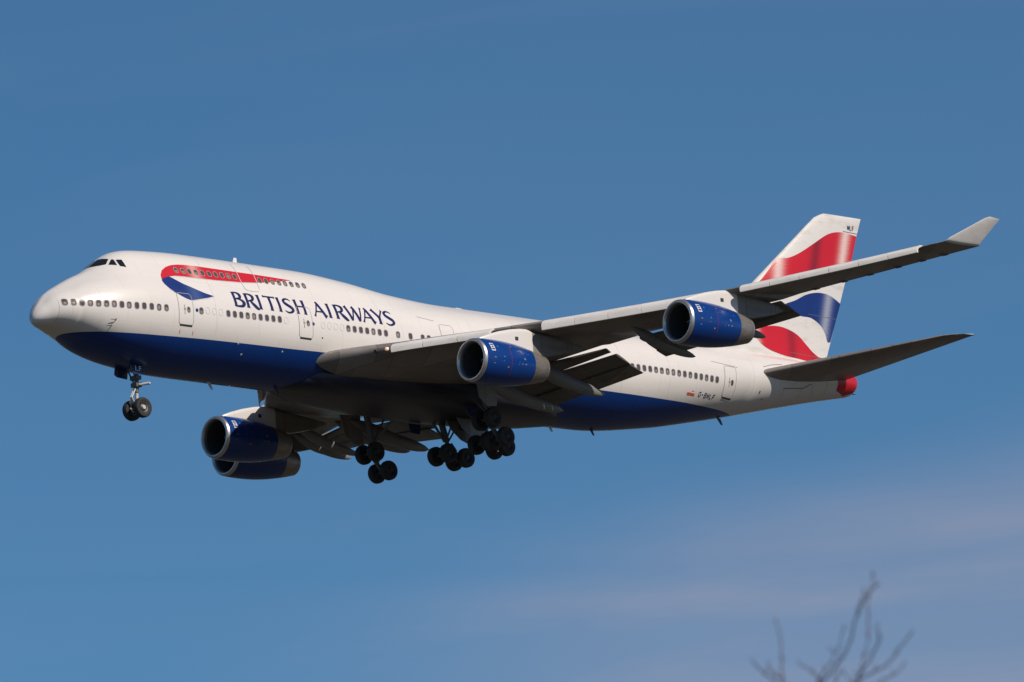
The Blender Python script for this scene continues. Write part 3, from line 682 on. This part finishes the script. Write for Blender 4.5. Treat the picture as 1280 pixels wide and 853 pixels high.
for s in (-1, 1):
    mb = MB(); rings = []
    for y in YS:
        xt, zt_ = te(y); k = tcs(y); rings.append(airfoil(le_x(y) + (.28 if y > 5.8 else 0.05), ZLE(y), xt, zt_, s * y, k * .9, k))
    mb.loft(rings); w = mb.build('wing', GREY, root); wings[s] = w
    for a, b in ((6.15, 7.55), (7.6, 9.1), (9.15, 10.6)): slat(a, b, s, .40, w)
    for k in range(5): slat(12.95 + 1.5 * k, 14.42 + 1.5 * k, s, .46, w)
    for k in range(6): slat(21.9 + 1.34 * k, 23.2 + 1.34 * k, s, .33, w)
    # flaps
    flapseg((3.7, 32.3, -2.2, 34.1, -2.66), (11.0, 36.12, -1.20, 36.62, -1.34), w, s, 'flap', .16)
    flapseg((3.7, 33.7, -2.62, 35.4, -3.24), (11.1, 36.90, -1.45, 38.15, -1.98), w, s, 'flap', .07)
    flapseg((4.3, 35.3, -3.20, 36.65, -3.66), (11.1, 38.0, -1.97, 39.15, -2.40), w, s, 'flap', .05)
    flapseg((13.3, 36.85, -.90, 37.45, -1.12), (21.2, 41.2, .12, 41.75, -.04), w, s, 'flap', .2)
    flapseg((13.3, 37.4, -1.12, 38.3, -1.52), (21.3, 41.7, -.05, 42.35, -.33), w, s, 'flap', .07)
    flapseg((13.3, 38.2, -1.53, 39.0, -1.84), (21.3, 42.25, -.33, 42.85, -.56), w, s, 'flap', .05)
    canoe(6.15, 30.3, -2.75, 36.9, -3.98, s, w, .36, .50)
    canoe(8.95, 31.6, -2.1, 37.85, -3.45, s, w, .36, .48)
    canoe(15.4, 34.1, -.92, 39.45, -2.24, s, w, .32, .36)
    canoe(19.0, 37.0, -.35, 42.0, -1.50, s, w, .30, .38)
    # winglet
    mb = MB(); rings = []
    prof = [(31.0, 45.45 + .2, 2.33, 48.62, 2.30, .05), (31.25, 45.85, 2.42, 48.66, 2.42, .05), (31.5, 46.1, 2.62, 48.7, 2.62, .04), (31.62, 46.25, 2.8, 48.78, 2.78, .035), (32.25, 48.55, 3.83, 49.95, 3.78, .035), (32.3, 48.95, 3.94, 50.0, 3.86, .02)]
    prof = [(31.0, 45.7, 2.33, 48.60, 2.30, .045), (31.08, 45.75, 2.36, 48.60, 2.33, .045), (31.16, 45.85, 2.44, 48.60, 2.40, .04), (31.22, 45.98, 2.54, 48.59, 2.50, .035), (32.2, 48.05, 3.72, 49.25, 3.70, .035), (32.26, 48.45, 3.86, 49.3, 3.80, .02)]
    for (y, xl, zl, xt, zt_, t) in prof:
        c = xt - xl; ang = min(max((y - 31.0) / .2, 0), 1) * math.radians(58); ny, nz_ = -math.sin(ang), math.cos(ang)
        r = [(xl + c * u, s * (y - ny * -1 * 0 + ny * (-2 * c * naca(u, t / 2))), lerp(zl, zt_, u) - 2 * c * naca(u, t / 2) * nz_) for u in US]
        r += [(xl + c * u, s * (y + ny * 2 * c * naca(u, t / 2)), lerp(zl, zt_, u) + 2 * c * naca(u, t / 2) * nz_) for u in reversed(US[1:-1])]
        rings.append(r)
    mb.loft(rings); mb.build('winglet', LGREY, w)
    # landing lamps in the wing root
    for k, (x, z, mt) in enumerate(((22.3, -1.68, DARKM), (22.75, -1.60, LAMP))):
        y = 3.3 + (x - 20.4) / .906; mb = MB()
        mb.lathe([(-.02, .02), (-.06, .07), (-.04, .10), (.1, .11)], (x - .02, s * y, z + .1), n=16); mb.build('landing_lamp', mt if s < 0 else DARKM, w)
    for y in (22.5, 24, 25.4, 26.9, 28.2, 29.4):
        mb = MB(); xt, zt_ = te(y); mb.tube([(xt - .9, s * y, zt_ - .06), (xt - .45, s * y, zt_ - .10), (xt + .02, s * y, zt_ - .02)], [.02, .07, .015], 8); mb.build('aileron_hinge', GREYD, w)

# engines ---------------------------------------------------------
DUCT = mat('duct_liner', (.07, .068, .066), .55)
MARK = mat('stencil_grey', (.20, .24, .34), .5)
def engine(pos):
    ox = pos[0]
    mb = MB(); mb.lathe([(.22, 1.33), (.5, 1.36), (1.0, 1.375), (1.6, 1.38), (2.2, 1.365), (2.8, 1.33), (3.4, 1.27), (3.9, 1.205), (4.4, 1.12), (4.5, 1.10)], (0, 0, 0), n=64)
    mb.lathe([(.22, 1.33), (.5, 1.05)], (0, 0, 0), n=64)
    e = mb.build('engine', NBLUE, root, loc=pos)
    mb = MB(); mb.lathe([(.22, 1.331), (.12, 1.31), (.05, 1.27), (.01, 1.22), (0, 1.18), (.02, 1.13), (.08, 1.09), (.2, 1.055), (.35, 1.04)], (0, 0, 0), n=64); mb.build('intake_lip', METAL, e)
    mb = MB(); mb.lathe([(.35, 1.04), (.8, 1.06), (1.6, 1.08), (1.9, 1.08)], (0, 0, 0), n=64); mb.build('intake_duct', DUCT, e)
    mb = MB(); mb.lathe([(1.75, 1.079), (1.76, .3)], (0, 0, 0), n=48)
    for k in range(24):
        a = 2 * math.pi * k / 24; ca, sa = math.cos(a), math.sin(a)
        def pt(r, x, off): b = a + off / r; return (x, r * math.cos(b), r * math.sin(b))
        mb.add([pt(.32, 1.45, 0), pt(1.06, 1.55, 0), pt(1.06, 1.7, .22), pt(.32, 1.7, .06), pt(.32, 1.47, .02), pt(1.06, 1.57, .02), pt(1.06, 1.72, .24), pt(.32, 1.72, .08)], [(0, 1, 2, 3), (4, 7, 6, 5), (0, 4, 5, 1), (1, 5, 6, 2), (2, 6, 7, 3), (3, 7, 4, 0)], 1)
    mb.build('fan', [BLACK, FANM], e, smooth=False, weld=False)
    mb = MB(); mb.lathe([(.95, .0), (1.0, .07), (1.1, .14), (1.3, .24), (1.6, .32)], (0, 0, 0), n=24)
    sp_ = mb.build('spinner', BLACK, e)
    mb = MB(); V = []
    for k in range(14):
        t = k / 13; a = .3 + t * 3.9; r = .06 + .13 * t; x = 1.0 + .22 * t - .03
        V += [(x, r * math.cos(a), r * math.sin(a)), (x + .02, (r + .05) * math.cos(a), (r + .05) * math.sin(a))]
    mb.add(V, [(2 * i, 2 * i + 1, 2 * i + 3, 2 * i + 2) for i in range(13)]); mb.build('spinner_swirl', WHITE, e)
    mb = MB(); mb.lathe([(4.5, 1.105), (4.9, 1.03), (5.3, .95), (5.7, .86), (5.93, .80)], (0, 0, 0), n=64)
    mb.lathe([(5.93, .80), (6.0, .79), (6.0, .75), (5.8, .76)], (0, 0, 0), n=64, mids=[1, 1, 1]); mb.lathe([(5.8, .76), (5.2, .8), (5.0, .4)], (0, 0, 0), n=64, mids=[2, 2])
    mb.build('exhaust_nozzle', [NOZZLE, METAL, BLACK], e)
    mb = MB(); mb.lathe([(5.0, .42), (5.6, .34), (6.2, .12), (6.3, 0.01)], (0, 0, 0), n=24); mb.build('exhaust_cone', NOZZLE, e)
    # small markings on the outboard cheek (port)
    prof = [(.22, 1.33), (.5, 1.36), (1.0, 1.375), (1.6, 1.38), (2.2, 1.365), (2.8, 1.33), (3.4, 1.27), (3.9, 1.205), (4.4, 1.12), (4.5, 1.10)]
    def R(x): return interp([p[0] for p in prof], [p[1] for p in prof], x)
    def patch(mb, x0, x1, a0, a1, m=0, eps=.012):
        V = []; n1 = max(2, int((x1 - x0) / .2) + 1); n2 = max(2, int(abs(a1 - a0) / 6) + 2)
        for i in range(n1 + 1):
            x = lerp(x0, x1, i / n1)
            for j in range(n2 + 1):
                a = math.radians(lerp(a0, a1, j / n2)); V.append((x, -(R(x) + eps) * math.cos(a), (R(x) + eps) * math.sin(a)))
        mb.add(V, [(i * (n2 + 1) + j, i * (n2 + 1) + j + 1, (i + 1) * (n2 + 1) + j + 1, (i + 1) * (n2 + 1) + j) for i in range(n1) for j in range(n2)], m)
    mb = MB(); patch(mb, .62, .93, 16, 40)                     # maker's plate
    patch(mb, .66, .89, 19, 23.5, 1, .018); patch(mb, .70, .85, 26, 30, 1, .018); patch(mb, .66, .89, 32.5, 37, 1, .018)
    mb.build('emblem_plate', [LGREY, NBLUE], e)
    mb = MB()
    for (x, a, w_, h_) in ((.75, -2, .18, 3), (.7, -17, .18, 2), (1.55, 2, .1, 3), (1.5, -8, .07, 2), (1.9, -24, .14, 5), (2.9, -5, .05, 2), (2.85, -12, .06, 2), (3.15, -11, .1, 4), (3.45, -11, .16, 4), (3.35, 3, .22, 3), (3.35, 6, .14, 3), (3.8, 22, .12, 1.5), (1.2, 28, .05, 7), (2.3, 35, .2, 2)):
        mb = MB(); patch(mb, x, x + w_ * .8, a, a + h_ * .8); mb.build('service_marking', MARK, e)
    pass
    REDL = bpy.data.materials.get('warning_stripe') or mat('warning_stripe', (.16, .02, .09), .4)
    mb = MB(); patch(mb, 2.2, 2.24, -50, 35); mb.build('warning_stripe', REDL, e)
    mb = MB(); patch(mb, 1.85, 2.1, 24, 28, 0, .02); mb.build('vent', DARKM, e)
    return e
def pylon(eng, s, off):
    # local to the engine
    top = [(.55, 1.28), (.9, 1.5), (1.5, 1.72), (2.4, 1.98), (3.4, 2.20), (4.2, 2.31), (4.7, 2.33), (4.95, 2.28), (5.1, 2.22), (6.5, 2.12), (8.5, 1.95), (9.8, 1.80)]
    bot = [(.55, 1.2), (.9, 1.15), (1.5, 1.1), (2.4, 1.0), (3.4, .9), (4.2, .8), (4.7, .75), (4.95, .73), (5.1, .72), (6.5, .80), (8.5, 1.25), (9.8, 1.72)]
    wd = [.03, .16, .25, .30, .32, .33, .33, .33, .33, .30, .18, .04]
    mb = MB(); rings = []
    for (x, zt_), (_, zb_), w in zip(top, bot, wd):
        r = []
        for q in range(17):
            a = math.pi * q / 16; c_, s_ = math.cos(a), math.sin(a)
            r.append((x, w * (abs(c_) ** .45) * (1 if c_ > 0 else -1), lerp(zt_ - min(.35, (zt_ - zb_) * .6), zt_, s_ ** .7)))
        r += [(x, -w, zb_), (x, w, zb_)]
        rings.append(r)
    mb.loft(rings[:9]); mb.loft(rings[8:], 1); p = mb.build('pylon', [WHITE, GREY], eng)  # aft part in wing grey, with the wing's cast shade put into that colour
    mb = MB(); mb.box((3.75, -.333 , 1.62), (.13, .01, .11)); mb.build('vent', BLACK, p, smooth=False)
    return p
P_IN = (24.05, -11.8, -3.27); P_OUT = (32.72, -20.78, -1.86)
e2 = engine(P_IN); pylon(e2, -1, 0); e2.scale = (.966, 1, 1)
for p in ((24.05, 11.8, -3.27), (32.72, 20.75, -1.82), P_OUT): copy_tree(e2, root, p)

# landing gear ----------------------------------------------------
def wheel(c, par, r=.62, w=.44, hub=None):
    mb = MB(); k = w / .44
    prof = [(-.16, .30), (-.20, .36), (-.22, .48), (-.20, .57), (-.13, .61), (0, .622), (.13, .61), (.20, .57), (.22, .48), (.20, .36), (.16, .30)]
    mb.lathe([(a * k, b * r / .622) for a, b in prof], (0, 0, 0), 'y', 36, closed=False)
    for s in (-1, 1):
        q = [(s * .16 * k, .30), (s * .13 * k, .285), (s * .10 * k, .22), (s * .13 * k, .15), (s * .20 * k, .12), (s * .21 * k, .0)]
        mb.lathe([(a, b * r / .622) for a, b in q], (0, 0, 0), 'y', 24, mids=[1, 2, 2, 1, 1])
    return mb.build('wheel', [RUBBER, hub or GEARW, DARKM], par, loc=c)
# nose gear
mb = MB(); mb.tube([(7.85, 0, -2.9), (7.78, 0, -4.5)], .13, 14); mb.tube([(7.78, 0, -4.4), (7.73, 0, -5.5)], .085, 14); mb.tube([(7.73, -.45, -5.52), (7.73, .45, -5.52)], .08, 12)
mb.tube([(7.3, -.25, -3.0), (7.72, -.12, -4.0)], .05, 8); mb.tube([(7.3, .25, -3.0), (7.72, .12, -4.0)], .05, 8); mb.box((7.78, 0, -4.05), (.22, .26, .13)); mb.box((7.75, 0, -3.62), (.2, .3, .12))
ng = mb.build('nose_gear', GEARD, root)
mb = MB(); mb.tube([(7.62, -.08, -4.3), (7.32, -.06, -4.85)], .045, 8); mb.tube([(7.32, -.06, -4.85), (7.66, -.06, -5.38)], .045, 8); mb.tube([(7.62, .08, -4.3), (7.32, .06, -4.85)], .045, 8); mb.tube([(7.32, .06, -4.85), (7.66, .06, -5.38)], .045, 8)
mb.tube([(7.77, 0, -4.55), (7.74, 0, -5.3)], .105, 14)
mb.build('torque_link', GEARW, ng)
mb = MB(); mb.tube([(7.75, -.28, -4.08), (8.0, -.5, -4.05), (8.18, -.72, -4.02)], [.06, .09, .07], 10); mb.tube([(8.12, -.5, -4.0), (8.4, -.5, -3.98)], .09, 10); mb.build('taxi_lamp', GEARW, ng)
for s in (-1, 1): wheel((7.73, s * .5, -5.52), ng, .62, .42)
def gdoor(pts, y0, y1, par, mt, th=.03):
    n = len(pts); V = [(x, lerp(y0, y1, (z - pts[0][1]) / ((min(q[1] for q in pts) - pts[0][1]) or 1)) + d, z) for d in (-th, th) for x, z in pts]
    F = [tuple(range(n)), tuple(range(2 * n - 1, n - 1, -1))] + [(i, (i + 1) % n, n + (i + 1) % n, n + i) for i in range(n)]
    return mkobj('gear_door', V, F, mt, par, smooth=False)
BDOOR = mat('door_navy_paint', (.010, .024, .09), .3, coat=.3)
d = gdoor([(6.85, -2.85), (7.78, -2.85), (7.78, -3.55), (7.0, -3.60), (6.88, -3.45)], -.62, -.72, ng, BDOOR)
mb = MB(); bm = text_mesh('LF', 7.12, -3.38, .30, .48)
for v in bm.verts: v.co.y = -.76
bm_into(mb, bm); mb.build('gear_door_code', LGREY, ng)
gdoor([(6.72, -2.85), (7.72, -2.85), (7.72, -3.56), (6.95, -3.50), (6.72, -3.38)], .62, .75, ng, BDOOR)
# main gear
HUBD = mat('dark_hub', (.035, .034, .034), .6)
def bogie(x, y, z, tilt, top, braces, name='main_gear', dx=.74, dy=.55):
    mb = MB(); c, s_ = math.cos(tilt), math.sin(tilt)
    f = (x - dx * c, y, z + dx * s_); r = (x + dx * c, y, z - dx * s_)
    mb.tube([f, r], .14, 12); mb.tube([(f[0], y - dy, f[2]), (f[0], y + dy, f[2])], .09, 10); mb.tube([(r[0], y - dy, r[2]), (r[0], y + dy, r[2])], .09, 10)
    mb.tube([(x, y, z), tuple(lerp(a, b, .5) for a, b in zip((x, y, z), top))], .13, 14); mb.tube([tuple(lerp(a, b, .45) for a, b in zip((x, y, z), top)), top], .2, 14)
    g = mb.build(name, GEARD, root)
    for (a, b, rr) in braces:
        m_ = MB(); m_.tube([a, b], rr, 8); m_.build('brace', GEARD, g)
    m_ = MB(); m_.tube([(x + .1, y, z + .9), (x + .5, y, z + .45), (x + .2, y, z + .05)], .05, 8); m_.tube([(x - .15, y + .1, z + 1.0), (x - .35, y + .1, z + .5), (x - .5, y + .1, z + .2)], .035, 8); m_.build('torque_link', GEARD, g)
    for q in (f, r):
        for k in (-1, 1): wheel((q[0], y + k * dy, q[2]), g, .62, .46, HUBD)
    return g
for s in (-1, 1):
    gw = bogie(31.62, s * 5.35, -5.47, math.radians(48), (30.9, s * 5.2, -2.5), [((30.75, s * 5.1, -2.6), (31.2, s * 5.3, -4.2), .07), ((31.6, s * 3.6, -3.1), (31.3, s * 5.2, -4.4), .07), ((32.4, s * 5.2, -2.6), (31.4, s * 5.3, -4.3), .06)])
    gdoor([(29.6, -2.45), (31.3, -2.3), (31.35, -4.2), (30.6, -4.3), (29.9, -3.8)], s * 6.25, s * 6.1, gw, GREY)
    gb = bogie(34.7, s * 1.85, -5.53, math.radians(6), (33.9, s * 1.75, -3.2), [((33.0, s * 1.6, -3.4), (34.2, s * 1.8, -4.6), .09), ((34.9, s * 1.2, -3.5), (34.4, s * 1.8, -4.7), .06), ((34.0, s * .7, -3.5), (34.3, s * 1.8, -4.6), .06)])
    gdoor([(33.1, -3.5), (35.4, -3.55), (35.5, -4.75), (34.9, -4.95), (34.3, -4.75), (33.6, -4.2)], s * .5, s * .42, gb, GREY)
    mb = MB(); mb.box((34.45, s * .43 - .035, -3.95), (.24, .006, .2)); mb.build('access_panel', BLACK, gb, smooth=False)
    gdoor([(32.0, -3.5), (33.0, -3.5), (32.95, -4.1), (32.2, -4.05)], s * 2.6, s * 2.7, gb, BDOOR)

# ================================================================ ground
mb = MB(); n = 96; V = [(0, 0, 0)]; rr = [20, 60, 150, 400, 1000, 3000, 9000]
for r in rr: V += [(r * math.cos(2 * math.pi * k / n), r * math.sin(2 * math.pi * k / n), 0) for k in range(n)]
F = [(0, 1 + k, 1 + (k + 1) % n) for k in range(n)]
for i in range(len(rr) - 1):
    F += [(1 + i * n + k, 1 + (i + 1) * n + k, 1 + (i + 1) * n + (k + 1) % n, 1 + i * n + (k + 1) % n) for k in range(n)]
GR = mat('winter_grass', (0.050, 0.043, 0.030), .9, dirt=1, dirtcol=(.062, .049, .037), scale=(.02, .02, .02), bump=.3)
gnd = mkobj('ground', V, F, GR, smooth=False); gnd['kind'] = 'structure'

# ================================================================ bare tree (out of focus, close to the camera)
TD = 36.0
BARK = mat('twig_bark', (0.050, 0.038, 0.035), .85, dirt=.5, dirtcol=(.10, .07, .055), scale=(6, 6, 6), bump=.4)
REDB = mat('young_twig_bark', (0.11, 0.055, 0.045), .8, dirt=.4, dirtcol=(.06, .04, .035), scale=(6, 6, 6))
def tp(px, py, dd=0): return EYE + ray(px, py) * (TD + dd)
def zt8(p): return (900 + p[0] / 4.923, 680 + p[1] / 4.923)
tree = bpy.data.objects.new('bare_tree', None); COL.objects.link(tree)
base = tp(1005, 900); base.z = 0; tree.location = base
tree['label'] = 'leafless tree whose thin blurred twigs reach up at the bottom right'
tree['category'] = 'tree'
tw = [([(340,470),(362,540),(378,600),(376,700),(385,830)], .0035, .006, (395, 1100), 1, .3),
      ([(200,725),(250,775),(285,812),(335,855)], .0045, .006, (395, 1100), 0, .6),
      ([(290,745),(320,785),(350,815),(390,853)], .005, .007, (400, 1100), 1, .2),
      ([(495,745),(540,765),(575,795),(605,830)], .004, .0055, (600, 1000), 0, -.3),
      ([(765,510),(740,600),(700,690),(650,770),(610,840)], .0045, .006, (570, 1050), 0, .4),
      ([(975,245),(930,290),(885,350),(850,420),(825,500),(800,600),(745,710),(640,852)], .0045, .0075, (540, 1050), 0, 0),
      ([(945,180),(930,260),(910,340),(905,420),(915,500),(905,620),(885,700),(860,790),(840,852)], .0035, .006, (790, 1050), 1, .5),
      ([(985,585),(960,640),(925,710),(880,770),(845,850)], .0045, .006, (790, 1050), 0, -.4),
      ([(1185,545),(1120,620),(1065,705),(985,770),(840,852)], .0045, .007, (760, 1000), 0, .1),
      ([(1130,740),(1095,790),(1050,820),(985,855)], .004, .006, (860, 1040), 0, .7),
      ([(730,790),(722,820),(715,860)], .004, .005, (700, 1050), 0, .3),
      ([(755,785),(790,840),(810,870)], .003, .004, (790, 1050), 0, .6),
      ([(895,290),(870,340),(862,380)], .0028, .004, (850, 430), 0, 0),
      ([(960,505),(975,560),(985,585)], .003, .004, (960, 640), 0, -.4)]
forks = [(1000, 905, 0.0), (1040, 905, .1), (980, 905, .2), (1060, 908, .2)]
for pts, r0, r1_, nxt, ci, dd in tw:
    P = [Vector(tp(*zt8(p), dd * (1 - .5 * i / len(pts)))) for i, p in enumerate(pts + [nxt])]
    if nxt[1] > 900: P.append(tp(1008 + (nxt[0] - 600) * .06, 990, 0.05))
    Q = [Vector(q) for q in catmull([tuple(p) for p in P], 5)]
    Q = [q + Vector((random.gauss(0, .003), random.gauss(0, .003), random.gauss(0, .002))) for q in Q]
    n = len(Q); mb = MB(); mb.tube([q - base for q in Q], [lerp(r0, r1_ * 1.3, i / (n - 1)) * .62 for i in range(n)], 7)
    for i in range(2, n - 3, 7):                                  # buds
        a = Q[i] - base; mb.tube([a, a + Vector((random.uniform(-.02, .02), random.uniform(-.02, .02), .03))], [.003, .0015], 5)
    mb.build('twig', REDB if ci else BARK, tree)
# limbs and trunk, below the frame
jn = tp(1008, 990, .05) - base
def limb(pts, r0, r1_, name='branch'):
    Q = catmull([tuple(p) for p in pts], 6); n = len(Q); mb = MB(); mb.tube([Vector(q) for q in Q], [lerp(r0, r1_, (i / (n - 1)) ** .8) for i in range(n)], 9)
    return mb.build(name, BARK, tree)
H = jn.z
limb([(0, 0, -.05), (.03, .02, H * .25), (-.04, .03, H * .45), (.02, -.02, H * .62)], .17, .085, 'trunk')
limb([(.02, -.02, H * .61), (.05, .05, H * .75), tuple(jn * 1 - Vector((0, 0, .5))), tuple(jn)], .085, .018)
rnd = random.Random(3)
def grow(p, d, ln, r, depth):
    if depth == 0 or r < .003: return
    pts = [p]; q = p.copy(); dd = d.copy()
    for k in range(5):
        dd = (dd + Vector((rnd.gauss(0, .14), rnd.gauss(0, .14), .08))).normalized(); q = q + dd * ln / 5
        if q.z > H - .3 and depth < 9: q.z = H - .3 - rnd.random() * .1
        pts.append(q.copy())
    limb(pts, r, r * .55)
    for k in range(2 + (depth > 1)):
        i = rnd.randint(2, 5); nd = (dd + Vector((rnd.gauss(0, .55), rnd.gauss(0, .55), rnd.uniform(-.1, .4)))).normalized()
        grow(pts[i], nd, ln * .66, r * .5, depth - 1)
for k in range(7):
    a = k * 2.4; h = H * (.36 + .035 * k)
    grow(Vector((.02 * math.cos(a), .02 * math.sin(a), h)), Vector((math.cos(a), math.sin(a), .75)).normalized(), 1.7 - .12 * k, .05 - .003 * k, 3)
